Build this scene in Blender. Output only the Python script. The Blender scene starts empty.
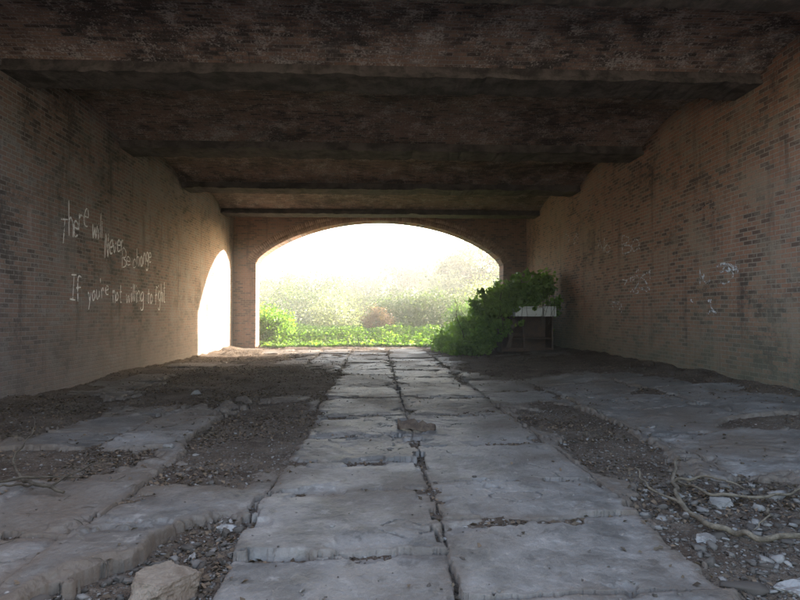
import bpy, bmesh, math, random
import numpy as np
from mathutils import Vector, Matrix, Euler
random.seed(7); rng=np.random.default_rng(7)
S=bpy.context.scene
H=1.5; F=560.0
XL=-6.05; XR=6.63; YE=24.2; ZB=5.4
# ---------------------------------------------------------------- helpers
def link(o): S.collection.objects.link(o); return o
def mesh_obj(name,verts,faces,mat=None,smooth=False,parent=None):
    me=bpy.data.meshes.new(name); me.from_pydata([tuple(v) for v in verts],[],[tuple(f) for f in faces]); me.update()
    o=link(bpy.data.objects.new(name,me))
    if mat: me.materials.append(mat)
    if smooth: me.polygons.foreach_set('use_smooth',[True]*len(me.polygons))
    if parent: o.parent=parent
    return o
def np_mesh(name,V,Fc,mat,smooth=False,attrs=None,parent=None):
    me=bpy.data.meshes.new(name); k=Fc.shape[1]
    me.vertices.add(len(V)); me.vertices.foreach_set('co',V.astype(np.float32).ravel())
    me.loops.add(Fc.size); me.loops.foreach_set('vertex_index',Fc.astype(np.int32).ravel())
    me.polygons.add(len(Fc)); me.polygons.foreach_set('loop_start',np.arange(0,Fc.size,k,dtype=np.int32))
    try: me.polygons.foreach_set('loop_total',np.full(len(Fc),k,dtype=np.int32))
    except Exception: pass
    if attrs:
        for n,a in attrs.items():
            at=me.attributes.new(n,'FLOAT','POINT'); at.data.foreach_set('value',a.astype(np.float32).ravel())
    me.update(calc_edges=True); me.validate()
    if smooth: me.polygons.foreach_set('use_smooth',np.ones(len(me.polygons),dtype=bool))
    me.materials.append(mat)
    o=link(bpy.data.objects.new(name,me))
    if parent: o.parent=parent
    return o
def box(name,x0,x1,y0,y1,z0,z1,mat,parent=None,bevel=0):
    v=[(x0,y0,z0),(x1,y0,z0),(x1,y1,z0),(x0,y1,z0),(x0,y0,z1),(x1,y0,z1),(x1,y1,z1),(x0,y1,z1)]
    f=[(0,3,2,1),(4,5,6,7),(0,1,5,4),(1,2,6,5),(2,3,7,6),(3,0,4,7)]
    o=mesh_obj(name,v,f,mat,parent=parent)
    if bevel:
        m=o.modifiers.new('b','BEVEL'); m.width=bevel; m.segments=2
    return o
def empty(name):
    return link(bpy.data.objects.new(name,None))
TAB=rng.random((8,256,256))
def vn(x,y,s=0):
    T=TAB[s%8]; xi=np.floor(x).astype(int); yi=np.floor(y).astype(int); fx=x-xi; fy=y-yi
    fx=fx*fx*(3-2*fx); fy=fy*fy*(3-2*fy)
    a=T[xi%256,yi%256]; b=T[(xi+1)%256,yi%256]; c=T[xi%256,(yi+1)%256]; d=T[(xi+1)%256,(yi+1)%256]
    return (a*(1-fx)+b*fx)*(1-fy)+(c*(1-fx)+d*fx)*fy
def fbm(x,y,o=4,s=0):
    r=0;a=.5;t=0
    for i in range(o):
        r=r+a*vn(x*2**i+17.3*i,y*2**i+9.1*i,s+i); t+=a; a*=.5
    return r/t
def sst(a,b,x):
    t=np.clip((x-a)/(b-a),0,1); return t*t*(3-2*t)
# ---------------------------------------------------------------- node helpers
class NT:
    def __init__(s,name):
        s.m=bpy.data.materials.new(name); s.m.use_nodes=True; s.t=s.m.node_tree; s.t.nodes.clear()
        s.out=s.t.nodes.new('ShaderNodeOutputMaterial')
    def n(s,ty,**k):
        nd=s.t.nodes.new(ty)
        for a,b in k.items(): setattr(nd,a,b)
        return nd
    def l(s,a,b): s.t.links.new(a,b)
    def setin(s,sock,v):
        if isinstance(v,bpy.types.NodeSocket): s.l(v,sock)
        else:
            if isinstance(v,tuple) and len(v)==3 and sock.type=='RGBA': v=v+(1,)
            sock.default_value=v
    def math(s,op,a,b=0.0,c=None,clamp=False):
        nd=s.n('ShaderNodeMath',operation=op,use_clamp=clamp); s.setin(nd.inputs[0],a); s.setin(nd.inputs[1],b)
        if c is not None: s.setin(nd.inputs[2],c)
        return nd.outputs[0]
    def mix(s,f,a,b,blend='MIX'):
        nd=s.n('ShaderNodeMix',data_type='RGBA',blend_type=blend); s.setin(nd.inputs[0],f); s.setin(nd.inputs[6],a); s.setin(nd.inputs[7],b)
        return nd.outputs[2]
    def noise(s,vec,scale,detail=4,rough=.55,dist=0):
        nd=s.n('ShaderNodeTexNoise'); s.setin(nd.inputs['Vector'],vec); nd.inputs['Scale'].default_value=scale
        nd.inputs['Detail'].default_value=detail; nd.inputs['Roughness'].default_value=rough; nd.inputs['Distortion'].default_value=dist
        return nd.outputs[0]
    def ramp(s,f,a,b):
        nd=s.n('ShaderNodeMapRange',interpolation_type='SMOOTHSTEP'); s.setin(nd.inputs[0],f); nd.inputs[1].default_value=a; nd.inputs[2].default_value=b
        return nd.outputs[0]
    def pos(s): return s.n('ShaderNodeNewGeometry').outputs['Position']
    def sep(s,v):
        nd=s.n('ShaderNodeSeparateXYZ'); s.l(v,nd.inputs[0]); return nd.outputs
    def comb(s,x,y,z=0.0):
        nd=s.n('ShaderNodeCombineXYZ'); s.setin(nd.inputs[0],x); s.setin(nd.inputs[1],y); s.setin(nd.inputs[2],z); return nd.outputs[0]
    def bump(s,h,st=.5,d=.02,nrm=None):
        nd=s.n('ShaderNodeBump'); nd.inputs['Strength'].default_value=st; nd.inputs['Distance'].default_value=d; s.setin(nd.inputs['Height'],h)
        if nrm: s.l(nrm,nd.inputs['Normal'])
        return nd.outputs[0]
    def pbr(s,col,rough=.8,nrm=None,metal=0,spec=.5):
        p=s.n('ShaderNodeBsdfPrincipled'); s.setin(p.inputs['Base Color'],col); s.setin(p.inputs['Roughness'],rough); p.inputs['Metallic'].default_value=metal
        p.inputs['Specular IOR Level'].default_value=spec
        if nrm: s.l(nrm,p.inputs['Normal'])
        s.l(p.outputs[0],s.out.inputs[0]); return p

def brick_mat(name,axes,c1,c2,mortar,wash,wash_lo,wash_hi,soot=(.05,.043,.04),soot_lo=.55,soot_hi=.8,streak=.6,plaster=None,bumpst=1.0,grime=None,fleck=.0):
    t=NT(name); P=t.pos(); x=t.sep(P)
    a,b=x[axes[0]],x[axes[1]]
    wob=t.noise(P,1.3,1)
    b2=t.math('ADD',b,t.math('MULTIPLY',wob,.03))
    vec=t.comb(a,b2)
    br2=t.n('ShaderNodeTexBrick'); t.l(vec,br2.inputs['Vector'])
    br2.inputs['Color1'].default_value=(0,0,0,1); br2.inputs['Color2'].default_value=(1,1,1,1); br2.inputs['Mortar'].default_value=(.5,.5,.5,1)
    br2.inputs['Scale'].default_value=1; br2.inputs['Mortar Size'].default_value=.011; br2.inputs['Mortar Smooth'].default_value=.3
    br2.inputs['Brick Width'].default_value=.23; br2.inputs['Row Height'].default_value=.08
    bv=t.sep(br2.outputs[0])[0]; mor=br2.outputs['Fac']
    fine=t.noise(P,28,3,.7); big=t.noise(P,.55,5,.66,.2); mid=t.noise(P,2.6,5,.74,.1)
    col=t.mix(bv,c1,c2); col=t.mix(mor,col,mortar)
    col=t.mix(t.math('MULTIPLY',fine,.6),col,(.07,.055,.05))
    col=t.mix(t.math('MULTIPLY',t.ramp(bv,.66,.8),.6),col,(.05,.04,.038))
    wf=t.math('ADD',t.math('MULTIPLY',big,.50),t.math('ADD',t.math('MULTIPLY',mid,.40),t.math('MULTIPLY',t.math('SUBTRACT',bv,.5),.20)))
    wf=t.ramp(t.math('ADD',wf,t.math('MULTIPLY',t.math('SUBTRACT',fine,.5),.45)),wash_lo,wash_hi)
    wcol=t.mix(mid,wash,tuple(c*.55 for c in wash))
    col=t.mix(t.math('MULTIPLY',wf,t.math('SUBTRACT',.8,t.math('MULTIPLY',mor,.45))),col,wcol)
    sv=t.comb(t.math('MULTIPLY',a,1.6),t.math('MULTIPLY',b,.22),0.0)
    sn=t.noise(sv,1.7,5,.72,.15)
    st=t.ramp(sn,.5,.72); st2=t.ramp(sn,.42,.22)
    col=t.mix(t.math('MULTIPLY',st,streak),col,soot)
    col=t.mix(t.math('MULTIPLY',st2,.30),col,tuple(min(.6,c*1.3) for c in wash))
    so=t.ramp(t.math('ADD',t.math('MULTIPLY',t.noise(P,.8,5,.72,.15),.66),t.math('ADD',t.math('MULTIPLY',fine,.24),t.math('MULTIPLY',bv,.10))),soot_lo,soot_hi)
    col=t.mix(t.math('MULTIPLY',so,.85),col,soot)
    if plaster:
        pcol,amt=plaster
        pm=t.ramp(t.math('ADD',t.noise(P,.42,5,.7,.2),t.math('MULTIPLY',t.math('SUBTRACT',mid,.5),.5)),.50,.60)
        pc=t.mix(mid,pcol,tuple(c*.4 for c in pcol))
        pc=t.mix(t.math('MULTIPLY',st,.7),pc,tuple(c*.25 for c in pcol))
        col=t.mix(t.math('MULTIPLY',pm,amt),col,pc)
    if grime:
        gm=t.math('MULTIPLY',t.ramp(t.math('ADD',x[2],t.math('ADD',t.math('MULTIPLY',mid,3.0),t.math('MULTIPLY',sn,2.0))),5.1,2.4),.7)
        col=t.mix(gm,col,grime)
    if fleck:
        fk=t.math('MULTIPLY',t.ramp(t.math('ADD',t.math('MULTIPLY',fine,.5),t.math('MULTIPLY',mid,.5)),.52,.58),fleck)
        col=t.mix(fk,col,wash)
    hgt=t.math('SUBTRACT',t.math('ADD',t.math('MULTIPLY',fine,.6),t.math('MULTIPLY',bv,.35)),mor)
    t.pbr(col,.88,t.bump(hgt,bumpst,.016),spec=.25)
    return t.m
M_left=brick_mat('brick_left',(1,2),(.31,.20,.17),(.205,.155,.14),(.34,.32,.31),(.41,.39,.39),.45,.63,soot_lo=.48,soot_hi=.65,plaster=((.35,.325,.32),.40),grime=(.13,.115,.11))
M_right=brick_mat('brick_right',(1,2),(.40,.215,.145),(.28,.165,.12),(.39,.34,.285),(.43,.37,.30),.47,.66,soot_lo=.50,soot_hi=.67,plaster=((.43,.355,.275),.45),grime=(.105,.115,.085))
M_end=brick_mat('brick_end',(0,2),(.36,.18,.12),(.24,.13,.09),(.32,.26,.21),(.36,.28,.22),.5,.72,soot_lo=.52,soot_hi=.75)
M_ceil=brick_mat('brick_ceiling',(0,1),(.30,.195,.15),(.21,.145,.115),(.30,.265,.24),(.50,.45,.41),.49,.61,soot=(.045,.040,.038),soot_lo=.45,soot_hi=.60,streak=.3,fleck=.55)
def simple(name,c1,c2,scale=4,rough=.85,bst=.5,bd=.01,spec=.4,metal=0,thr=(.35,.65)):
    t=NT(name); P=t.pos(); a=t.noise(P,scale,5,.65,.3); b=t.noise(P,scale*7,3,.6)
    col=t.mix(t.ramp(a,*thr),c1,c2); col=t.mix(t.math('MULTIPLY',b,.5),col,tuple(c*.5 for c in c1))
    t.pbr(col,rough,t.bump(t.math('ADD',a,b),bst,bd),metal,spec); return t.m
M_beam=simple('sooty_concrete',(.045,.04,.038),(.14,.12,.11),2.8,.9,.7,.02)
M_conc=simple('weathered_concrete',(.36,.34,.31),(.50,.47,.43),2.5,.9,.6,.01)
M_bark=simple('dry_bark',(.10,.08,.06),(.20,.165,.125),14,.9,.8,.01,.2)
M_barkd=simple('dark_bark',(.05,.04,.03),(.11,.09,.07),10,.9,.8,.01,.2)
M_rock=simple('rubble_stone',(.14,.127,.115),(.23,.215,.20),7,.85,.8,.01)
M_pale=simple('pale_gravel',(.30,.29,.28),(.13,.11,.10),9,.8,.5,.005,thr=(.45,.55))
M_wood=simple('rotten_wood',(.06,.04,.03),(.13,.095,.07),9,.85,.8,.01)
M_enamel=simple('chipped_white_enamel',(.66,.66,.64),(.30,.20,.13),5,.4,.3,.003,thr=(.56,.66))
M_rust=simple('rusty_steel',(.11,.06,.035),(.05,.035,.03),6,.8,.6,.006)
# ---------------------------------------------------------------- walls
def arch_pts(a0,a1,zs,za,n=40):
    c=(a0+a1)/2; w=(a1-a0)/2; h=za-zs; pts=[]
    R=(w*w+h*h)/(2*h)
    for i in range(n+1):
        th0=math.asin(w/R); th=-th0+2*th0*i/n
        x=c+R*math.sin(th); z=za-R+R*math.cos(th)
        e=zs+h*math.sqrt(max(0,1-((x-c)/w)**2)); pts.append((x,z*.6+e*.4))
    return pts
def wall_with_arch(name,a_lo,a_hi,t0,t1,z0,z1,pts,mat):
    def P(a,t,z): return (a,t,z)
    V=[];Fc=[]
    def quad(*q):
        i=len(V); V.extend(q); Fc.append((i,i+1,i+2,i+3))
    pa0,pa1=pts[0][0],pts[-1][0]
    for t in (t0,t1):
        for lo,hi in ((a_lo,pa0),(pa1,a_hi)):
            quad(P(lo,t,z0),P(hi,t,z0),P(hi,t,z1),P(lo,t,z1))
        for (p,q) in zip(pts[:-1],pts[1:]):
            quad(P(p[0],t,p[1]),P(q[0],t,q[1]),P(q[0],t,z1),P(p[0],t,z1))
    for (p,q) in zip(pts[:-1],pts[1:]): quad(P(p[0],t0,p[1]),P(q[0],t0,q[1]),P(q[0],t1,q[1]),P(p[0],t1,p[1]))
    quad(P(pa0,t0,z0),P(pa0,t1,z0),P(pa0,t1,pts[0][1]),P(pa0,t0,pts[0][1]))
    quad(P(pa1,t0,z0),P(pa1,t1,z0),P(pa1,t1,pts[-1][1]),P(pa1,t0,pts[-1][1]))
    quad(P(a_lo,t0,z0),P(a_lo,t1,z0),P(a_lo,t1,z1),P(a_lo,t0,z1))
    quad(P(a_hi,t0,z0),P(a_hi,t1,z0),P(a_hi,t1,z1),P(a_hi,t0,z1))
    quad(P(a_lo,t0,z1),P(a_hi,t0,z1),P(a_hi,t1,z1),P(a_lo,t1,z1))
    o=mesh_obj(name,V,Fc,mat)
    bm=bmesh.new(); bm.from_mesh(o.data); bmesh.ops.remove_doubles(bm,verts=bm.verts,dist=1e-5); bmesh.ops.recalc_face_normals(bm,faces=bm.faces); bm.to_mesh(o.data); bm.free()
    return o
YR=6.35  # near roof edge, cut short out of view to let sky light in
wl=box('brick_wall',XL-.75,XL,-1.5,26.2,-.6,6.6,M_left)
wr=box('brick_wall.001',XR,XR+.75,-1.5,26.2,-.6,6.6,M_right)
end_pts=arch_pts(-5.10,5.60,3.60,5.50,64)
ew=wall_with_arch('brick_arch_wall',XL+.003,XR-.003,YE,YE+.8,-.6,6.62,end_pts,M_end)
vb=NT('voussoir_brick'); P=vb.pos(); at=vb.n('ShaderNodeAttribute',attribute_name='tint')
c=vb.mix(at.outputs['Fac'],(.26,.15,.10),(.48,.32,.23)); c=vb.mix(vb.math('MULTIPLY',vb.noise(P,20,3,.7),.6),c,(.12,.08,.06))
vb.pbr(c,.85,vb.bump(vb.noise(P,30,3),.6,.01)); M_vou=vb.m
def voussoirs(name,pts,mat,t_front,depth,rings=2,bh=.22,step=.085,gap=.012,mapf=None):
    P2=np.array(pts); seg=np.hypot(*np.diff(P2,axis=0).T); L=np.concatenate([[0],np.cumsum(seg)]); n=int(L[-1]/step)
    V=[];Fc=[];T=[]
    for r in range(rings):
        for i in range(n):
            s0=(i+.0)*L[-1]/n+gap/2; s1=(i+1)*L[-1]/n-gap/2
            q=[]
            for s in (s0,s1):
                x=np.interp(s,L,P2[:,0]); z=np.interp(s,L,P2[:,1]); e=.15
                dx=np.interp(s+e,L,P2[:,0])-np.interp(s-e,L,P2[:,0]); dz=np.interp(s+e,L,P2[:,1])-np.interp(s-e,L,P2[:,1]); l=math.hypot(dx,dz)
                q.append((x,z,-dz/l,dx/l))
            o0=r*bh+(.003 if r==0 else gap); o1=(r+1)*bh; tf=t_front-random.uniform(-.004,.006)
            pr=[(q[0][0]+q[0][2]*o0,q[0][1]+q[0][3]*o0),(q[1][0]+q[1][2]*o0,q[1][1]+q[1][3]*o0),(q[1][0]+q[1][2]*o1,q[1][1]+q[1][3]*o1),(q[0][0]+q[0][2]*o1,q[0][1]+q[0][3]*o1)]
            b=len(V)
            for t in (tf,t_front+depth):
                for a,z in pr: V.append(mapf(a,t,z))
            Fc+= [(b,b+1,b+2,b+3),(b+4,b+7,b+6,b+5)]+[(b+k,b+4+k,b+4+(k+1)%4,b+(k+1)%4) for k in range(4)]
            T+= [random.random()]*8
    return np_mesh(name,np.array(V),np.array(Fc),mat,attrs={'tint':np.array(T)})
v=voussoirs('arch_ring',end_pts,M_vou,YE-.03,.03-.002,2,.21,.085,.012,lambda a,t,z:(a,t,z)); v.parent=ew
# ---------------------------------------------------------------- ceiling
beams=[(YR,YR+.55),(9.25,9.9),(13.5,14.2),(17.75,18.45),(22.2,22.9)]
deck=empty('bridge_deck')
V=[];Fc=[]
edges=[(beams[i][1],beams[i+1][0]) for i in range(4)]+[(22.9,YE-.002)]
for a,b in edges:
    n=20; base=len(V)
    for i in range(n+1):
        y=a+(b-a)*i/n; z=5.62+.33*(1-(2*i/n-1)**2)*min(1,(b-a)/3)
        V+=[(XL+.002,y,z),(XR-.002,y,z)]
    for i in range(n): k=base+2*i; Fc.append((k,k+1,k+3,k+2))
mesh_obj('jack_arch_vaults',V,Fc,M_ceil,True,deck)
box('deck_slab',XL-.74,XR+.74,YR,26.1,6.63,7.0,M_conc,deck)
box('deck_edge',XL+.004,XR-.004,YR-.15,YR-.055,5.5,6.62,M_conc,deck)
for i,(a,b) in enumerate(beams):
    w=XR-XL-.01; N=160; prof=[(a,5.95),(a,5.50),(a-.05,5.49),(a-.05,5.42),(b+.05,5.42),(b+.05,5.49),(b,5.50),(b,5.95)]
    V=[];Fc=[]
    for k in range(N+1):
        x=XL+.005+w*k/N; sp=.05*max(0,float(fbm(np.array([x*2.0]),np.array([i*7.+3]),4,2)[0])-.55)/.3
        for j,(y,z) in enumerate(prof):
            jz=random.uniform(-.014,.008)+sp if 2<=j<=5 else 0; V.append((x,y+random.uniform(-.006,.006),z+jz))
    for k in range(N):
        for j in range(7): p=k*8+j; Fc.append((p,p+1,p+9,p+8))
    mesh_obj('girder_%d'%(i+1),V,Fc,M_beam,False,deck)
# ---------------------------------------------------------------- floor
def rise(x): return .24*sst(2.6,6.4,x)
colx=np.array([-6.05,-4.55,-3.15,-2.05,-.91,.47,2.0,3.35,4.9,6.63])
rs=np.random.default_rng(3); seams=[]
for c in range(9):
    if c==4: s=[-6,-4.4,-3,-1.2,.6,2.35,3.62,4.78,5.75,6.9,8.3,9.9]
    elif c==5: s=[-6,-4.2,-2.5,-.7,1.4,2.98,4.16,5.0,6.35,8.3,10.1]
    elif c==3: s=[-6,-4,-2,0,2.2,4.05,5.25,7.0,9.0]
    elif c==2: s=[-6,-4.5,-2.2,0.4,2.4,3.95,5.4,7.3,9.2]
    else: s=list(np.cumsum(rs.uniform(1.3,2.2,9))-7)
    while s[-1]<27: s.append(s[-1]+rs.uniform(1.2,2.1))
    seams.append(np.array(s))
xs=np.concatenate([np.arange(-6.05,-3.2,.022),np.arange(-3.2,3.4,.0105),np.arange(3.4,6.64,.022)])
yy=[-7.0]
while yy[-1]<25.4:
    y=yy[-1]; yy.append(y+ (.12 if y<2.0 else max(.0095,y*.0026)))
ysr=np.array(yy)
X,Y=np.meshgrid(xs,ysr)
Xw=X+.07*(fbm(X*1.8,Y*1.8,3,1)-.5)+.03*(fbm(X*11,Y*11,3,2)-.5); Yw=Y+.14*(fbm(X*1.5+40,Y*1.5,3,3)-.5)+.04*(fbm(X*10,Y*10+30,3,4)-.5)
ci=np.clip(np.searchsorted(colx,Xw)-1,0,8)
ex=np.minimum(Xw-colx[ci],colx[ci+1]-Xw); ri=np.zeros_like(ci); ey=np.zeros_like(X)
for c in range(9):
    m=ci==c; s=seams[c]; r=np.clip(np.searchsorted(s,Yw[m])-1,0,len(s)-2); ri[m]=r; ey[m]=np.minimum(Yw[m]-s[r],s[r+1]-Yw[m])
ed=np.minimum(ex,ey)
hid=rs.random((9,60)); tx=rs.uniform(-1,1,(9,60)); ty=rs.uniform(-1,1,(9,60))
off=(hid[ci,ri]-.5)*.024
off+=tx[ci,ri]*.008*(X-colx[ci])+ty[ci,ri]*.009*np.sin(Y*1.3)
off=np.where((ci==4)&(Yw<3.62),off-.025,off)
off=np.where((ci<=3)&(Yw<4.3),off+.02,off)
cl=fbm(X*.9+5+ci*3.7,Y*1.3+3+ri*2.3,6,5); K=22; q=cl*K; fr=q-np.floor(q); ter=(np.floor(q)+sst(.86,1.0,fr))/K
cl2=fbm(X*2.3+15+ci*1.7,Y*2.0+33,6,2); q2=cl2*14; ter2=(np.floor(q2)+sst(.9,1.0,q2-np.floor(q2)))/14
cen=1-sst(1.3,1.5,np.abs(X-.53))
flat=1-.45*cen
slab=off+flat*(.085*(ter-.5)+.045*(ter2-.5))+.009*(fbm(X*7,Y*7,4,6)-.5)+.006*(fbm(X*34,Y*34,3,1)-.5)
rip=np.sin((X*.9+Y*2.6+3.0*fbm(X*1.3,Y*1.3,4,2))*9); slab+=.004*rip*sst(.50,.62,fbm(X*.9,Y*.9,2,3))
slab-=.012*(1-sst(0,.016+.03*vn(X*6,Y*6,2),ed))**2
slab-=.03*sst(.54,.58,fbm(X*2.1+60,Y*2.1,5,5))*(1-sst(.04,.30,ed))
def ell(cx,cy,rx,ry,p=2): return 1-(np.abs((X-cx)/rx)**p+np.abs((Y-cy)/ry)**p)
wn=(fbm(X*1.3,Y*1.3,5,2)-.5); wf=(fbm(X*6,Y*6,5,3)-.5)
miss=np.full_like(X,-9.)
for e in [(-1.55,7.2,.62,2.1,4),(-2.8,12.4,1.9,3.4,3),(-3.9,5.95,1.7,.62,3),(-5.3,7.6,1.1,3.0,3),(-1.22,3.3,.26,1.0,3),(-1.45,2.2,.42,1.3,3),(2.65,7.1,.60,2.3,4),(3.0,3.3,1.0,1.75,4),
          (4.6,3.2,1.6,1.0,3),(4.5,15.0,2.0,2.3,3),(-4.9,3.0,.6,.9,3),(-4.2,19.5,1.6,2.0,3),(3.9,21,1.8,2,3),(5.2,6.8,.8,.4,2)]:
    miss=np.maximum(miss,ell(*e))
miss=miss+wn*2.4+wf*1.2
gapm=ed<(.0025+.016*np.clip(fbm(X*3,Y*3,3,4)-.36,0,1)+.03*np.clip(fbm(X*1.3+9,Y*1.3,2,6)-.60,0,1)*3)
crack=(np.abs(fbm(X*.75+22,Y*.75+7,6,1)-.5)<.0016)&(fbm(X*.4,Y*.4+5,2,2)>.42); gapm|=crack
chip=(fbm(X*3.1+11,Y*3.1+2,5,7)>.62)&(ed<.06); gapm|=chip
gapm|=(ci==3)&(Xw>-1.35)&(Y<4.1)
R=rise(X)
thick=.13
slab-=.035*sst(-.30,.0,miss)*(.5+vn(X*9,Y*9,1))
zs=np.where((miss>0)|gapm,-thick-.1,slab)
zp=zs+R
deep=np.exp(-(((X+1.25)/.4)**2+((Y-3.0)/1.2)**2))
zd=-.050-.045*deep+.045*(fbm(X*2.1,Y*2.1,5,7)-.5)+.022*(fbm(X*13,Y*13,4,1)-.5)+.014*(vn(X*45,Y*45,3)-.5)
zd+=.010*cen*sst(3.6,4.2,Y)-.025*cen*(1-sst(3.6,4.2,Y))
zd+=.06*sst(.50,.62,fbm(X*.8+3,Y*.55+8,4,4))*sst(7.5,11,Y)*(1-.6*cen)
wallp=np.exp(-(X-XL)/.35)+np.exp(-(XR-X)/.35); zd+=.12*wallp*(.4+fbm(X*2,Y*2,3,2))
zd+=.05*np.exp(-((Y-24.6)/1.5)**2)
zd+=R
ny,nx=X.shape; idx=np.arange(ny*nx).reshape(ny,nx)
Q=np.stack([idx[:-1,:-1],idx[:-1,1:],idx[1:,1:],idx[1:,:-1]],-1).reshape(-1,4)
zz=zs.ravel(); keep=(zz[Q]>-thick).any(1)
V=np.stack([X.ravel(),Y.ravel(),zp.ravel()],-1)
dust=np.clip(1.0*(1-sst(0,.9,-miss))+.6*(1-sst(0,.12,ed))+2.6*(fbm(X*1.2+4,Y*1.2,5,1)-.48)+.25*sst(8,16,Y)+.40*sst(1.6,3.5,np.abs(X-.5)),0,1)
t=NT('bluestone_slab'); P=t.pos(); at=t.n('ShaderNodeAttribute',attribute_name='dust').outputs['Fac']; sid=t.n('ShaderNodeAttribute',attribute_name='slab_tone').outputs['Fac']
n1=t.noise(P,1.6,6,.68,.3); n2=t.noise(P,24,4,.72); n3=t.noise(P,130,2,.6); n4=t.noise(P,5,5,.74,.3)
c=t.mix(sid,(.15,.135,.125),(.235,.215,.20)); c=t.mix(t.ramp(n1,.40,.64),c,(.095,.087,.08)); c=t.mix(t.math('MULTIPLY',n2,.55),c,(.062,.055,.05))
c=t.mix(t.math('MULTIPLY',t.ramp(n4,.54,.68),.45),c,(.32,.295,.275))
c=t.mix(t.math('MULTIPLY',t.ramp(n4,.46,.34),.6),c,(.055,.049,.045))
c=t.mix(t.math('MULTIPLY',at,t.math('ADD',.35,t.math('MULTIPLY',n2,.9))),c,(.095,.070,.052))
r=t.math('ADD',.34,t.math('MULTIPLY',n4,.40)); r=t.math('ADD',r,t.math('MULTIPLY',at,.25))
t.pbr(c,r,t.bump(n3,.3,.003,t.bump(n2,.9,.014)),spec=.42); M_slab=t.m
used=np.unique(Q[keep]); remap=-np.ones(len(V),int); remap[used]=np.arange(len(used))
np_mesh('stone_slab_pavement',V[used],remap[Q[keep]],M_slab,False,{'dust':dust.ravel()[used],'slab_tone':hid[(ci+2)%9,ri].ravel()[used]})
t=NT('dirt'); P=t.pos(); n1=t.noise(P,1.5,4,.65); n2=t.noise(P,18,4,.75); n3=t.noise(P,75,3,.7)
c=t.mix(t.ramp(n1,.35,.65),(.060,.042,.031),(.115,.088,.068)); c=t.mix(t.ramp(n2,.5,.7),c,(.155,.128,.107)); c=t.mix(t.ramp(n3,.53,.66),c,(.025,.018,.014))
t.pbr(c,.95,t.bump(n3,.9,.012,t.bump(n2,.9,.03)),spec=.15); M_dirt=t.m
st=(slice(None,None,2),slice(None,None,2))
Xd,Yd,Zd=X[st],Y[st],zd[st]; a,b=Xd.shape; id2=np.arange(a*b).reshape(a,b)
Qd=np.stack([id2[:-1,:-1],id2[:-1,1:],id2[1:,1:],id2[1:,:-1]],-1).reshape(-1,4)
np_mesh('dirt_floor',np.stack([Xd.ravel(),Yd.ravel(),Zd.ravel()],-1),Qd,M_dirt,True)
top=np.maximum(zp,zd)
def ground_z(x,y):
    i=int(np.clip(np.searchsorted(ysr,y),0,ny-1)); j=int(np.clip(np.searchsorted(xs,x),0,nx-1)); return float(top[i,j])
# ---------------------------------------------------------------- gravel / rubble / litter
ico=bmesh.new(); bmesh.ops.create_cube(ico,size=1.5); bmesh.ops.bevel(ico,geom=list(ico.edges),offset=.32,segments=1,affect='EDGES'); bmesh.ops.triangulate(ico,faces=list(ico.faces)); ico.verts.index_update(); IV=np.array([v.co[:] for v in ico.verts]); IF=np.array([[v.index for v in f.verts] for f in ico.faces]); ico.free()
def stones(name,P3,sz,mat,flat=.6):
    n=len(P3); r=np.random.default_rng(len(name)+n)
    sc=sz[:,None]*np.stack([r.uniform(.6,1.3,n),r.uniform(.4,1.0,n),r.uniform(.2,.7,n)*flat/.6],-1)
    V=(IV[None]+r.uniform(-.30,.30,(n,len(IV),3)))*sc[:,None]
    th=r.uniform(0,6.28,n); c,s=np.cos(th)[:,None],np.sin(th)[:,None]
    V=np.stack([V[...,0]*c-V[...,1]*s,V[...,0]*s+V[...,1]*c,V[...,2]+V[...,0]*r.uniform(-.4,.4,(n,1))],-1)+P3[:,None]
    Fc=(IF[None]+(np.arange(n)*len(IV))[:,None,None]).reshape(-1,3)
    return np_mesh(name,V.reshape(-1,3),Fc,mat,False,{'tint':np.repeat(r.random(n)**2.4,len(IV))})
t=NT('gravel_stone'); P=t.pos(); at=t.n('ShaderNodeAttribute',attribute_name='tint').outputs['Fac']
c=t.mix(at,(.062,.050,.042),(.28,.26,.245)); c=t.mix(t.math('MULTIPLY',t.noise(P,60,2),.6),c,(.06,.05,.042)); t.pbr(c,.85,None,spec=.3); M_grav=t.m
exposed=(zd>zp)&(Y>2.0)
ii=np.argwhere(exposed)
def sample(n,fn):
    pick=ii[rng.integers(0,len(ii),n*6)]; x=xs[pick[:,1]]; y=ysr[pick[:,0]]; w=fn(x,y); k=rng.random(len(x))<w; pick=pick[k][:n]
    x=xs[pick[:,1]]+rng.uniform(-.01,.01,len(pick)); y=ysr[pick[:,0]]+rng.uniform(-.01,.01,len(pick)); z=zd[pick[:,0],pick[:,1]]
    return np.stack([x,y,z],-1)
g=sample(20000,lambda x,y: np.clip(1.2-y/14,.05,1)); stones('gravel',g,rng.gamma(2.0,.0032,len(g))+.003,M_grav)
g=sample(1500,lambda x,y: ((y<5.2)&((x<-.9)&(x>-1.9)|(x>2.0)))*1.0); stones('rubble',g+[0,0,.006],rng.gamma(1.6,.011,len(g))+.008,M_grav)
n=2000; x=rng.uniform(-5.5,6.2,n); y=2.4+18*rng.random(n)**1.6; z=np.array([ground_z(a,b) for a,b in zip(x,y)]); stones('stone_crumbs',np.stack([x,y,z+.002],-1),rng.gamma(1.4,.0045,n)+.002,M_grav)
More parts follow.
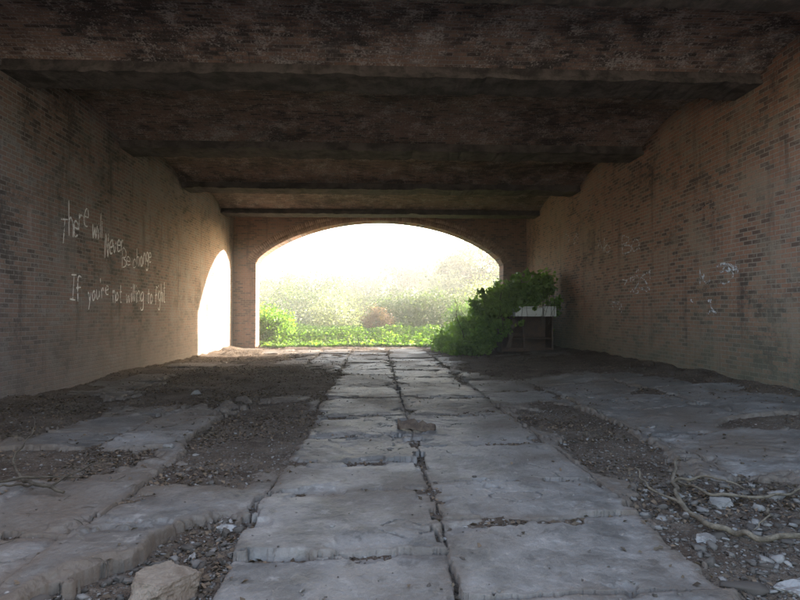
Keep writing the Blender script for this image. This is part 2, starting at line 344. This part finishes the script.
def leafmesh(name,C,size,nrm_fn,mat,seed,asp=.62,parent=None):
    r=np.random.default_rng(seed); n=len(C); N=nrm_fn(r,n); N/=np.linalg.norm(N,axis=1,keepdims=True)
    A=r.normal(size=(n,3)); A-=N*(A*N).sum(1,keepdims=True); A/=np.linalg.norm(A,axis=1,keepdims=True); B=np.cross(N,A)
    s=(size*r.uniform(.6,1.3,n))[:,None]; f=r.uniform(.1,.35,(n,1))
    v0=C-A*s*.5; v2=C+A*s*.5-N*s*.12; v1=C+B*s*asp*.5+N*s*f*.5-A*s*.08; v3=C-B*s*asp*.5+N*s*f*.5-A*s*.08
    V=np.stack([v0,v1,v2,v3],1).reshape(-1,3); k=np.arange(n)[:,None]*4
    Fc=np.concatenate([k+[0,1,2],k+[0,2,3]],0)
    return np_mesh(name,V,Fc,mat,False,{'tint':np.repeat(r.random(n),4)},parent)
def leafmat(name,c1,c2,c3,tr=.45,rough=.5):
    t=NT(name); P=t.pos(); at=t.n('ShaderNodeAttribute',attribute_name='tint').outputs['Fac']
    c=t.mix(at,c1,c2); c=t.mix(t.ramp(t.noise(P,.9,2),.45,.7),c,c3)
    d=t.n('ShaderNodeBsdfPrincipled'); t.l(c,d.inputs['Base Color']); d.inputs['Roughness'].default_value=rough; d.inputs['Specular IOR Level'].default_value=.3
    tl=t.n('ShaderNodeBsdfTranslucent'); t.l(t.mix(1.0,c,(1.3,1.5,.7),'MULTIPLY'),tl.inputs[0]); mx=t.n('ShaderNodeMixShader'); mx.inputs[0].default_value=tr
    t.l(d.outputs[0],mx.inputs[1]); t.l(tl.outputs[0],mx.inputs[2]); t.l(mx.outputs[0],t.out.inputs[0]); return t.m
M_litter=leafmat('dead_leaves',(.045,.032,.022),(.16,.11,.075),(.09,.07,.05),.1,.9)
M_vine=leafmat('vine_leaves',(.07,.14,.025),(.14,.23,.045),(.17,.26,.05),.5)
M_vine2=leafmat('lush_vine_leaves',(.11,.20,.04),(.20,.30,.07),(.23,.33,.08),.5,.4)
M_bush=leafmat('bush_leaves',(.07,.10,.06),(.13,.16,.09),(.10,.13,.07),.4)
M_pbush=leafmat('pale_bush_leaves',(.15,.165,.11),(.22,.225,.16),(.18,.195,.13),.4)
M_treel=leafmat('tree_leaves',(.07,.09,.06),(.12,.15,.09),(.09,.12,.07),.4)
M_dry=leafmat('dry_leaves',(.20,.13,.10),(.32,.22,.17),(.24,.17,.12),.3)
M_grass=leafmat('grass_blades',(.10,.15,.04),(.19,.23,.09),(.20,.20,.10),.4)
g=sample(14000,lambda x,y: np.clip(fbm(x*1.1+3,y*1.1,3,5)*2.4-.75,0,1)*np.where(x<-2,1,.55))
leafmesh('leaf_litter',g+[0,0,.010],.045,lambda r,n:np.stack([r.normal(0,.5,n),r.normal(0,.5,n),np.ones(n)],-1),M_litter,4)
n=4600; x=rng.uniform(-5.9,6.4,n); y=3+20*rng.random(n); kk=(fbm(x*.9,y*.9,3,6)>.46)&((np.abs(x-.5)>1.2)|(rng.random(n)<.15)); x=x[kk];y=y[kk]; z=np.array([ground_z(a,b) for a,b in zip(x,y)])
o=leafmesh('leaf_litter.001',np.stack([x,y,z+.010],-1),.045,lambda r,n:np.stack([r.normal(0,.4,n),r.normal(0,.4,n),np.ones(n)],-1),M_litter,5)
from mathutils import noise as mn
def rock(name,x,y,sx,sy,sz,mat,rot=0,seed=0,sink=.3):
    bm=bmesh.new(); bmesh.ops.create_icosphere(bm,subdivisions=5,radius=1); r=random.Random(seed)
    planes=[Vector((r.gauss(0,1),r.gauss(0,1),r.gauss(0,1))).normalized() for _ in range(14)]
    for v in bm.verts:
        p=v.co.copy()
        for q in planes:
            d=p.dot(q)
            if d>.62: p-=q*(d-.62)*.97
        p*=1+.12*mn.noise(p*2.5+Vector((seed,0,0)))+.07*mn.noise(p*8)+.03*mn.noise(p*22)
        v.co=Vector((p.x*sx,p.y*sy,p.z*sz))
    me=bpy.data.meshes.new(name); bm.to_mesh(me); bm.free(); me.materials.append(mat)
    o=link(bpy.data.objects.new(name,me)); o.location=(x,y,ground_z(x,y)+sz*(1-sink*2)*.6); o.rotation_euler=(r.uniform(-.15,.15),r.uniform(-.15,.15),rot); return o
M_brownrock=simple('brown_rubble',(.13,.095,.07),(.21,.17,.135),7,.9,.9,.012)
rock('broken_stone',-1.16,3.2,.20,.36,.14,M_brownrock,-.4,1,.1)
rock('broken_stone',-1.45,2.75,.17,.13,.08,M_rock,.4,2)
rock('broken_stone',2.35,3.05,.15,.09,.05,M_pale,.4,3)
rock('broken_stone',-1.05,4.15,.10,.08,.035,M_pale,.2,4)
rock('broken_stone',2.75,4.4,.15,.10,.05,M_rock,.9,5)
rock('broken_stone',3.05,3.4,.18,.12,.05,M_rock,.2,6)
rock('broken_stone',2.25,3.75,.10,.07,.04,M_pale,.2,8)
rock('broken_stone',-.98,2.95,.06,.05,.03,M_pale,.2,9)
rock('broken_stone',2.7,3.0,.17,.13,.06,M_rock,.7,10)
rock('broken_stone',-3.3,10.5,.12,.09,.06,M_rock,.7,11)
rock('broken_stone',-2.3,6.4,.09,.06,.04,M_rock,.7,12)
# ---------------------------------------------------------------- branches
def tubes(name,paths,mat,parent=None,res=3):
    cu=bpy.data.curves.new(name,'CURVE'); cu.dimensions='3D'; cu.bevel_depth=1; cu.bevel_resolution=res; cu.use_fill_caps=True
    for pts in paths:
        sp=cu.splines.new('BEZIER'); sp.bezier_points.add(len(pts)-1)
        for bp,(x,y,z,r) in zip(sp.bezier_points,pts):
            bp.co=(x,y,z); bp.radius=r; bp.handle_left_type=bp.handle_right_type='AUTO'
    tmp=bpy.data.objects.new(name+'_c',cu); link(tmp); dg=bpy.context.evaluated_depsgraph_get(); me=bpy.data.meshes.new_from_object(tmp.evaluated_get(dg))
    bpy.data.objects.remove(tmp); bpy.data.curves.remove(cu); me.name=name; me.materials.clear(); me.materials.append(mat); me.polygons.foreach_set('use_smooth',[True]*len(me.polygons))
    o=link(bpy.data.objects.new(name,me))
    if parent:o.parent=parent
    return o
def fl(x,y,dz,r): return (x,y,ground_z(x,y)+dz,r)
def knotty(paths,seed,k=.8):
    r=random.Random(seed); out=[]
    for p in paths:
        q=[]
        for a,b in zip(p[:-1],p[1:]):
            q.append(a)
            for f in (.25,.5,.75): q.append(tuple(a[i]*(1-f)+b[i]*f+(r.uniform(-.018,.018) if i<3 else r.uniform(-.002,.002)) for i in range(4)))
        q.append(p[-1]); out.append([(x,y,z,max(.002,w*k)) for x,y,z,w in q])
    return out
tubes('fallen_branch',knotty([[fl(2.95,5.35,.10,.012),fl(2.62,4.85,.06,.018),fl(2.40,4.3,.05,.022),fl(2.36,3.85,.06,.024),fl(2.52,3.62,.07,.022),fl(2.75,3.55,.10,.02),fl(3.2,3.5,.06,.02)],
  [fl(2.62,4.85,.06,.014),fl(2.85,4.7,.14,.011),fl(3.0,4.45,.10,.006)],[fl(2.40,4.3,.05,.014),fl(2.28,4.6,.10,.010),fl(2.33,4.95,.15,.006)]],1,.9),M_bark)
tubes('fallen_branch',knotty([[fl(2.7,4.95,.05,.012),fl(2.75,4.5,.06,.014),fl(3.1,4.35,.07,.014),fl(3.6,4.5,.05,.010)],[fl(2.9,4.05,.09,.01),fl(2.75,3.85,.12,.006),fl(2.62,3.8,.05,.004)]],2,.9),M_bark)
tubes('fallen_branch',knotty([[fl(-3.3,5.3,.20,.010),fl(-3.05,5.05,.06,.016),fl(-2.85,4.85,.08,.018),fl(-2.55,4.75,.04,.014)],[fl(-2.85,4.85,.08,.012),fl(-2.95,4.6,.14,.009),fl(-3.1,4.5,.05,.006)],
   [fl(-2.7,4.8,.06,.010),fl(-2.5,5.0,.16,.007),fl(-2.35,5.1,.2,.004)],[fl(-3.4,4.9,.05,.010),fl(-3.0,4.95,.12,.012),fl(-2.6,5.1,.05,.006)],[fl(-3.3,5.3,.2,.010),fl(-3.25,5.5,.4,.007),fl(-3.3,5.6,.55,.004)]],3,.9),M_barkd)
r=random.Random(5); tw=[]
for _ in range(220):
    x=r.choice([r.uniform(-5.5,-1.2),r.uniform(-4.5,-1.2),r.uniform(2.1,5.5)]); y=r.uniform(3.4,13); a=r.uniform(0,6.28); L=r.uniform(.06,.25)
    tw.append([fl(x,y,.006,.002),fl(x+L*.5*math.cos(a),y+L*.5*math.sin(a),.012,.0025),fl(x+L*math.cos(a+.3),y+L*math.sin(a+.3),.008,.0015)])
tubes('twigs',tw,M_barkd,None,1)
bm=bmesh.new(); N=9; rr=random.Random(8); rings=[]
for i in range(N+1):
    u=i/N; w=.075*(1 if .1<u<.85 else .55)+rr.uniform(-.018,.018); h=.045+rr.uniform(-.012,.012); o=rr.uniform(-.012,.012)
    rings.append([bm.verts.new((-.25+.5*u,sx*w+o,max(.0,sz)*h*2+.02*math.sin(u*5))) for sx,sz in ((-1,0),(1,0),(.8,.9),(.1,1.2),(-.7,.8))])
for i in range(N):
    for j in range(5): bm.faces.new((rings[i][j],rings[i][(j+1)%5],rings[i+1][(j+1)%5],rings[i+1][j]))
bm.faces.new(rings[0]); bm.faces.new(rings[-1]); bmesh.ops.recalc_face_normals(bm,faces=bm.faces)
me=bpy.data.meshes.new('wood_scrap'); bm.to_mesh(me); bm.free(); me.materials.append(M_wood); o=link(bpy.data.objects.new('wood_scrap',me)); o.location=(.54,7.3,ground_z(.6,7.3)+.012); o.rotation_euler=(0,0,-.35)
# ---------------------------------------------------------------- graffiti
FN={'T':[[(0,.95),(.6,1)],[(.3,1),(.27,0)]],'h':[[(0,1),(.02,0)],[(.02,.4),(.2,.58),(.38,.4),(.4,0)]],'e':[[(.02,.3),(.4,.35),(.36,.55),(.15,.58),(0,.3),(.12,.02),(.4,.08)]],
'r':[[(.02,.58),(.04,0)],[(.04,.4),(.2,.58),(.35,.5)]],'w':[[(0,.58),(.12,0),(.27,.45),(.4,0),(.55,.6)]],'i':[[(.05,.58),(.06,0)],[(.05,.8),(.07,.85)]],'l':[[(.05,1),(.04,0)]],
'N':[[(0,0),(.03,1),(.42,0),(.46,1)]],'v':[[(0,.58),(.2,0),(.4,.6)]],'B':[[(.02,0),(.02,1),(.35,.9),(.35,.62),(.05,.52),(.42,.4),(.4,.1),(.02,0)]],'c':[[(.38,.5),(.2,.6),(0,.3),(.15,0),(.4,.08)]],
'a':[[(.36,.5),(.18,.6),(0,.3),(.15,.0),(.36,.2),(.38,.58),(.4,0)]],'n':[[(0,.58),(.02,0)],[(.02,.4),(.2,.58),(.36,.4),(.38,0)]],'g':[[(.36,.5),(.18,.6),(0,.35),(.15,.08),(.36,.25),(.38,.58),(.36,-.25),(.15,-.38),(0,-.28)]],
'I':[[(.0,1),(.4,1)],[(.2,1),(.2,0)],[(0,0),(.4,0)]],'f':[[(.4,.95),(.25,1),(.15,.8),(.14,-.1)],[(0,.5),(.36,.53)]],'y':[[(0,.58),(.2,.1)],[(.4,.6),(.05,-.4)]],'o':[[(.2,.58),(0,.3),(.18,0),(.4,.28),(.2,.58)]],
'u':[[(0,.58),(.04,.1),(.2,0),(.36,.2)],[(.36,.58),(.4,0)]],"'":[[(.05,1),(.03,.8)]],'t':[[(.2,.95),(.2,.05),(.38,.02)],[(.02,.62),(.4,.65)]]}
CROT=Euler((math.radians(90+1.33),0,-math.radians(2.56))).to_matrix()
def pxwall(px,py,X0):
    d=CROT@Vector(((px-400)/F,(300-py)/F,-1)); k=X0/d.x; return k*d.y,H+k*d.z
def strokes_mesh(name,polys,X0,mat,rad):
    V=[];Fc=[]
    k=0
    for pts in polys:
        p=[Vector(q) for q in pts]; P=[p[0]]+p+[p[-1]]; S2=[]
        for i in range(1,len(P)-2):
            for f in range(5):
                u=f/5; a,b,c,d=P[i-1],P[i],P[i+1],P[i+2]
                S2.append(.5*((2*b)+(c-a)*u+(2*a-5*b+4*c-d)*u*u+(3*b-a-3*c+d)*u**3))
        S2.append(p[-1]); wd=rad*random.uniform(.7,1.3); lay=.0008+.00035*(k%9); k+=1; base=len(V); sg=1 if X0<0 else -1
        for i,q in enumerate(S2):
            t=(S2[min(i+1,len(S2)-1)]-S2[max(i-1,0)]); t=t.normalized() if t.length>1e-6 else Vector((1,0)); n=Vector((-t.y,t.x)); w=wd*random.uniform(.75,1.2)*(.6 if i in(0,len(S2)-1) else 1)
            for s,h in ((-1,-.003),(-.6,lay),(.6,lay),(1,-.003)): V.append((X0+sg*h,q.x+n.x*w*s,q.y+n.y*w*s))
        for i in range(len(S2)-1):
            for j in range(3): b=base+4*i+j; Fc.append((b,b+1,b+5,b+4))
    return mesh_obj(name,V,Fc,mat)
def spraymat(name,col,lo,hi):
    t=NT(name); P=t.pos(); tr=t.n('ShaderNodeBsdfTransparent'); d=t.n('ShaderNodeBsdfDiffuse'); d.inputs[0].default_value=col+(1,)
    f=t.ramp(t.noise(P,14,4,.75),lo,hi); mx=t.n('ShaderNodeMixShader'); t.l(f,mx.inputs[0]); t.l(tr.outputs[0],mx.inputs[1]); t.l(d.outputs[0],mx.inputs[2]); t.l(mx.outputs[0],t.out.inputs[0]); return t.m
M_spray=spraymat('white_spray_paint',(.78,.78,.80),.30,.50); M_faint=spraymat('faded_spray_paint',(.60,.63,.68),.42,.58); M_darkspray=spraymat('dark_spray_paint',(.08,.07,.08),.50,.64)
def write(words,X0):
    polys=[]
    for w,p0,p1,y0,y1,hp in words:
        d0,z0=pxwall(p0,y0,X0); d1,z1=pxwall(p1,y1,X0); hh=hp*(d0+d1)/2/F
        adv=[(max(p[0] for s in FN[ch] for p in s)+.14)*random.uniform(.88,1.15) for ch in w]; tot=sum(adv)-.14; u=0
        for ch,a in zip(w,adv):
            jx=random.uniform(-.03,.03); jz=random.uniform(-.11,.11); sc=random.uniform(.8,1.22); sl=random.uniform(-.15,.25)
            for s in FN[ch]: polys.append([(d0+(d1-d0)*(u+jx+p[0]+sl*p[1]*.5+random.uniform(-.035,.035))/tot, z0+(z1-z0)*u/tot+(p[1]*sc+jz+random.uniform(-.045,.045))*hh) for p in s])
            u+=a
    return polys
words=[('There',60,88,247,221,29),('will',92,102,239,237,22),('Never',105,123,256,249,21),('Be',122,130,267,263,17),('change',133,151,267,261,17),
       ('If',70,81,301,299,20),("you're",88,108,301,295,17),('not',113,121,301,300,18),('willing',126,143,303,301,19),('to',147,152,303,302,15),('fight',155,165,303,299,18)]
strokes_mesh('graffiti',write(words,XL),XL,M_spray,.021)
r=random.Random(9)
def scrib(p0,p1,q0,q1,n,st=4):
    out=[]
    for _ in range(n):
        a=[(r.uniform(p0,p1),r.uniform(q0,q1))]
        for _ in range(r.randint(3,5)): a.append((min(p1,max(p0,a[-1][0]+r.uniform(-st,st)*1.3)),min(q1,max(q0,a[-1][1]+r.uniform(-st,st)*1.6))))
        out.append([pxwall(x,y,XR) for x,y in a])
    return out
strokes_mesh('graffiti.001',write([('Ba',622,640,254,252,17),('No',598,611,254,253,14)],XR)+scrib(622,650,270,293,9)+scrib(566,578,234,244,3)+scrib(700,738,264,284,7,6)+scrib(690,716,300,318,3,5)+scrib(612,622,302,314,3),XR,M_faint,.024)
strokes_mesh('graffiti.002',scrib(692,720,200,226,6,8),XR,M_darkspray,.018)
# ---------------------------------------------------------------- abandoned cabinet
cab=empty('abandoned_metal_cabinet'); zb=ground_z(5.3,19.4)
C0,C1,D0,D1=4.35,6.15,19.1,19.9
box('top_box',C0+.45,C1+.08,D0-.12,D1,zb+1.20,zb+1.50,M_enamel,cab,.02)
box('top_lip',C0+.42,C1+.11,D0-.15,D1+.02,zb+1.503,zb+1.55,M_enamel,cab,.01)
box('drawer_front',C0+.65,C1-.1,D0-.150,D0-.123,zb+1.26,zb+1.43,M_enamel,cab,.008)
box('back_panel',C0,C1,D1-.05,D1-.01,zb-.05,zb+1.197,M_rust,cab)
box('side_panel_a',C0,C0+.05,D0,D1-.053,zb-.05,zb+1.45,M_wood,cab,.005)
box('side_panel_b',C1-.05,C1,D0,D1-.053,zb-.05,zb+1.197,M_rust,cab,.005)
box('shelf',C0+.053,C1-.053,D0+.05,D1-.055,zb+.42,zb+.46,M_rust,cab)
box('base_rail',C0+.053,C1-.053,D0+.02,D0+.07,zb,zb+.12,M_rust,cab)
box('mid_post',C0+.75,C0+.82,D0+.01,D0+.06,zb+.123,zb+1.197,M_rust,cab)
o=box('hanging_slat',-.07,.07,-.01,.01,-.5,.5,M_wood,cab); o.location=(C0+.32,D0-.09,zb+.62); o.rotation_euler=(.1,.18,0)
# ---------------------------------------------------------------- foliage
def clump_pts(r,blobs,per=45,cs=.22):
    out=[]
    for (cx,cy,cz,rx,ry,rz,n) in blobs:
        k=max(1,n//per); d=r.normal(size=(k,3)); d/=np.linalg.norm(d,axis=1,keepdims=True); rad=(.45+.6*r.random(k)**.6)[:,None]
        c=d*rad*[rx,ry,rz]+[cx,cy,cz]; s=cs*(rx*ry*rz)**(1/3)*r.uniform(.6,1.5,k)
        i=r.integers(0,k,n); p=c[i]+r.normal(size=(n,3))*s[i][:,None]; out.append(p)
    return np.concatenate(out)
def outward(up=.5,rnd=.7):
    return lambda r,n: r.normal(size=(n,3))*rnd+[0,-.25,up]
def foliage(name,blobs,size,mat,seed,parent=None,per=45,cs=.22,zmin=-.1,fn=None,clipx=None):
    r=np.random.default_rng(seed); p=clump_pts(r,blobs,per,cs); p=p[p[:,2]>zmin]
    if clipx is not None: p=p[(p[:,0]<clipx-.03)|(p[:,1]>26.3)]
    return leafmesh(name,p,size,fn or outward(),mat,seed+1,.7,parent)
vm=empty('overgrown_vine')
bl=[(4.35,19.6,1.95,.5,.5,.45,1100),(5.2,19.75,2.2,.7,.45,.32,1300),(5.95,19.8,2.45,.48,.4,.40,1200),(3.95,19.9,1.3,.5,.6,.6,1200),(3.5,20.5,.75,.6,.7,.55,1400),(4.9,21,1.3,1.2,.9,.8,1400),
    (5.1,22.6,.9,1.3,1.2,.8,1400),(2.95,21.6,.35,.6,.8,.35,1300),(4.0,22.3,.6,.9,1.1,.55,1500),(4.5,24.3,.5,1.2,1.0,.5,1800),(4.35,19.1,1.25,.28,.18,.7,550),(6.35,19.3,1.75,.12,.25,.4,200),(4.6,19.0,1.70,.35,.12,.25,300),(5.4,19.0,2.02,.6,.22,.12,400),(3.7,19.3,.45,.5,.4,.35,800),(3.2,19.9,.25,.7,.5,.2,700),(5.3,24.0,2.0,.3,.3,1.0,500)]
rr=random.Random(12)
for _ in range(24):
    x0=rr.uniform(3.5,5.0); z0=2.1 if x0>4.3 else 1.3; L=rr.uniform(.3,1.2)
    bl.append((x0,18.93,z0-L*.5,.06,.05,L*.55,70))
for _ in range(6):
    x0=rr.uniform(5.0,6.3); L=rr.uniform(.2,.6); bl.append((x0,18.90,1.95-L*.5,.04,.04,L*.55,35))
for _ in range(18):
    x0=rr.uniform(3.5,6.3); bl.append((x0,19.8,(1.9+.45*(x0-3.6)/1.2) if x0<4.8 else 2.75,.16,.12,.36,55))
foliage('vine_foliage',bl,.16,M_vine2,11,vm,26,.22,clipx=XR)
st=[]; r=random.Random(2)
for _ in range(26):
    x=r.uniform(3.2,6.2); y=r.uniform(19.95,22); z=.3; p=[(x,y,.1,.018)]
    for k in range(5): x+=r.uniform(-.25,.25); y+=r.uniform(-.1,.2); z+=r.uniform(.25,.5); p.append((min(x,6.5),y,z,.014-.002*k))
    st.append(p)
for _ in range(12):
    x=r.uniform(4.2,6.1); y=18.93; z=2.2; p=[]
    for k in range(5): p.append((x,y-.01*k,z,.006)); x+=r.uniform(-.08,.08); z-=r.uniform(.15,.4)
    st.append(p)
tubes('vine_stems',st,M_barkd,vm,1)
r=np.random.default_rng(21); n=34000; x=r.uniform(-6,6,n); y=23.6+13*r.random(n)**1.2
lim=24.0+1.6*fbm(x*.8+3,x*0+2,3,2)-.3; k=(y>lim); x=x[k];y=y[k]
z=.03+r.random(len(x))**.7*(.10+.65*sst(24.5,28,y)*fbm(x*.7,y*.7,3,1)*1.5)
k=~((x<-4.9)&(y<25.4)); leafmesh('ground_ivy',np.stack([x,y,z],-1)[k],.17,outward(1.1,.5),M_vine,22)
M_ground=simple('grassy_soil',(.10,.11,.05),(.16,.15,.09),.6,.95,.6,.05)
gx=np.concatenate([-np.geomspace(900,12,22),np.linspace(-10,10,21),np.geomspace(12,900,22)]); gy=np.concatenate([-np.geomspace(900,12,16),np.linspace(-10,60,71),np.geomspace(62,1500,26)])
GX,GY=np.meshgrid(gx,gy)
def gz(x,y): return -.32+.30*sst(24.8,27,y)+ .35*(fbm(x*.12+50,y*.12+50,3,3)-.5)*sst(27,34,y)+1.0*sst(35,80,y)+3*sst(60,400,np.hypot(x,y))
GZ=gz(GX,GY); a,b=GX.shape; id3=np.arange(a*b).reshape(a,b)
Qg=np.stack([id3[:-1,:-1],id3[:-1,1:],id3[1:,1:],id3[1:,:-1]],-1).reshape(-1,4)
np_mesh('ground',np.stack([GX.ravel(),GY.ravel(),GZ.ravel()],-1),Qg,M_ground,True)
box('bounce_apron',-24,24,-30,-7.02,-.5,-.03,M_conc)  # unseen pale slab behind the camera, added to bounce light into the passage
bushes=[('bush',[(-4.9,27.0,.75,1.1,.9,.75,4200),(-5.9,29.4,1.0,1.0,.8,.9,2500)],.13,M_vine),
 ('bush',[(1.6,33,1.1,2.0,1.6,1.15,5200),(3.4,34,1.4,1.8,1.6,1.35,4200)],.14,M_bush),
 ('bush',[(-2.2,35,1.0,1.9,1.6,1.1,4200)],.14,M_pbush),('bush',[(-5.3,38,1.7,2.0,1.8,1.6,4200)],.14,M_bush),
 ('bush',[(6.6,33,1.6,2.0,1.8,1.7,5200)],.14,M_pbush),('bush',[(5.3,30.5,.9,1.3,1.2,1.0,3500)],.14,M_vine),
 ('dry_bush',[(.15,31.0,.95,.8,.7,.75,2600)],.10,M_dry),
 ('bush',[(-8.5,42,1.9,2.4,2,2.0,4200)],.15,M_pbush),
 ('bush',[(-1.5,41,1.3,1.6,1.5,1.3,3200)],.15,M_pbush),
 ('bush',[(10,38,2.2,3,2.4,2.4,5200)],.16,M_bush),
 ('bush',[(1.5,47,1.6,3.5,2.5,1.6,6000)],.2,M_bush),('bush',[(-4.5,50,2.6,2.4,2.2,2.5,5000)],.2,M_bush),('bush',[(6,46,2.0,2.4,2.2,2.3,5000)],.18,M_pbush)]
for i,(nm,bl,s,m) in enumerate(bushes):
    bl=[(a,b,c+float(gz(np.array([a*1.]),np.array([b*1.]))[0])*.6,d,e,f,g) for a,b,c,d,e,f,g in bl]
    foliage(nm,bl,s,m,100+i,None,50,.2)
r=np.random.default_rng(31); n=26000; x=r.uniform(-14,14,n); y=25.6+26*r.random(n); k=((fbm(x*.3,y*.3,3,5)>.42)|(y<29)); x=x[k];y=y[k];n=len(x); z=gz(x,y)
h=r.uniform(.25,.9,n)*(.4+.8*fbm(x*.4+9,y*.4,2,1)); a=r.uniform(0,6.28,n); w=.012+.012*r.random(n); lx=r.normal(0,.22,n)*h; ly=r.normal(0,.22,n)*h
b0=np.stack([x-w*np.cos(a),y-w*np.sin(a),z],-1); b1=np.stack([x+w*np.cos(a),y+w*np.sin(a),z],-1); m0=np.stack([x+lx*.4-w*.8*np.cos(a),y+ly*.4-w*.8*np.sin(a),z+h*.6],-1); m1=np.stack([x+lx*.4+w*.8*np.cos(a),y+ly*.4+w*.8*np.sin(a),z+h*.6],-1); tp=np.stack([x+lx,y+ly,z+h],-1)
V=np.stack([b0,b1,m1,m0,tp],1).reshape(-1,3); k=np.arange(n)[:,None]*5; Fc=np.concatenate([k+[0,1,2],k+[0,2,3],k+[3,2,4]],0)
np_mesh('tall_grass',V,Fc,M_grass,False,{'tint':np.repeat(r.random(n),5)})
def tree(x,y,h,cr,seed,n=6000,leaf=.28):
    r=random.Random(seed); zg=float(gz(np.array([x*1.]),np.array([y*1.]))[0]); e=empty('deciduous_tree'); paths=[]
    tr=.03*h; pts=[]; cx,cy=x,y
    for k in range(5): pts.append((cx,cy,zg-.2+h*.75*k/4,tr*(1-.2*k))); cx+=r.uniform(-.2,.2); cy+=r.uniform(-.2,.2)
    paths.append(pts); bl=[(cx,cy,zg+h*.82,cr*.55,cr*.55,h*.18,n//5)]
    for k in range(8):
        a=k*2.4+r.uniform(-.4,.4); zb=zg+h*r.uniform(.28,.65); L=cr*r.uniform(.65,1.0); ez=zb+h*r.uniform(.08,.2)
        ex,ey=x+L*math.cos(a),y+L*math.sin(a); paths.append([(x,y,zb,tr*.4),((x+ex)/2,(y+ey)/2,(zb+ez)/2+.2,tr*.28),(ex,ey,ez,tr*.1)])
        bl.append((ex,ey,ez,cr*r.uniform(.35,.5),cr*r.uniform(.35,.5),h*r.uniform(.09,.15),n//9))
    tubes('trunk_and_limbs',paths,M_barkd,e,1)
    foliage('crown',bl,leaf,M_treel,seed*7,e,35,.24,zmin=zg+.3)
for a in [(9.0,50,7.6,3.1,1),(3.9,62,6.6,2.8,2),(14,48,7.5,3.8,3),(-1.5,68,6.0,2.6,4),(-8.8,60,5.4,2.6,5),(8,66,7.4,3.4,7)]: tree(*a)
foliage('distant_trees',[(xx,95+8*math.sin(xx),3.0+1.4*math.sin(xx*.7),6,4,2.2+1.1*math.sin(xx*.43),1500) for xx in range(-70,75,6)],.6,M_treel,77,None,30,.25)
# ---------------------------------------------------------------- scattering volumes added for glow around the arch and a washed-out outside
def air(name,d,g,*bx):
    t=NT(name); vs=t.n('ShaderNodeVolumeScatter'); vs.inputs['Density'].default_value=d; vs.inputs['Anisotropy'].default_value=g; vs.inputs['Color'].default_value=(1,1,1,1)
    t.l(vs.outputs[0],t.out.inputs['Volume']); box(name,*bx,t.m)
air('glow_volume',.009,.6,XL-.3,XR+.3,9.0,24.9,-.35,6.3)
air('haze',.0055,.4,-24,24,26.5,80,-1.2,18)
# ---------------------------------------------------------------- world, sun, camera
EL,AZ=math.radians(14.5),math.radians(62)   # azimuth measured from +Y towards +X
KEXP=10.5    # the photograph is exposed for the shaded interior: both daylight sources raised by the same factor
w=bpy.data.worlds.new('World'); S.world=w; w.use_nodes=True; nt=w.node_tree; bg=nt.nodes['Background']
sk=nt.nodes.new('ShaderNodeTexSky'); sk.sky_type='NISHITA'; sk.sun_disc=False; sk.sun_elevation=EL; sk.sun_rotation=AZ; sk.dust_density=5.0; sk.air_density=1.0; sk.ozone_density=.4
nt.links.new(sk.outputs[0],bg.inputs[0]); bg.inputs[1].default_value=.15*KEXP
sd=bpy.data.lights.new('sun','SUN'); sd.energy=5*KEXP; sd.angle=math.radians(.5); sd.color=(1,.90,.76); so=link(bpy.data.objects.new('sun',sd))
dirv=Vector((math.sin(AZ)*math.cos(EL),math.cos(AZ)*math.cos(EL),math.sin(EL))); so.rotation_euler=dirv.to_track_quat('Z','Y').to_euler(); so.location=(20,20,40)
cd=bpy.data.cameras.new('camera'); cd.sensor_width=36; cd.lens=36*F/800; cd.clip_end=4000; cd.clip_start=.05
co=link(bpy.data.objects.new('camera',cd)); co.location=(0,0,H)
co.rotation_euler=(math.radians(90+1.33),0,-math.radians(2.56)); S.camera=co
S.view_settings.view_transform='Standard'; S.view_settings.look='None'; S.view_settings.exposure=0
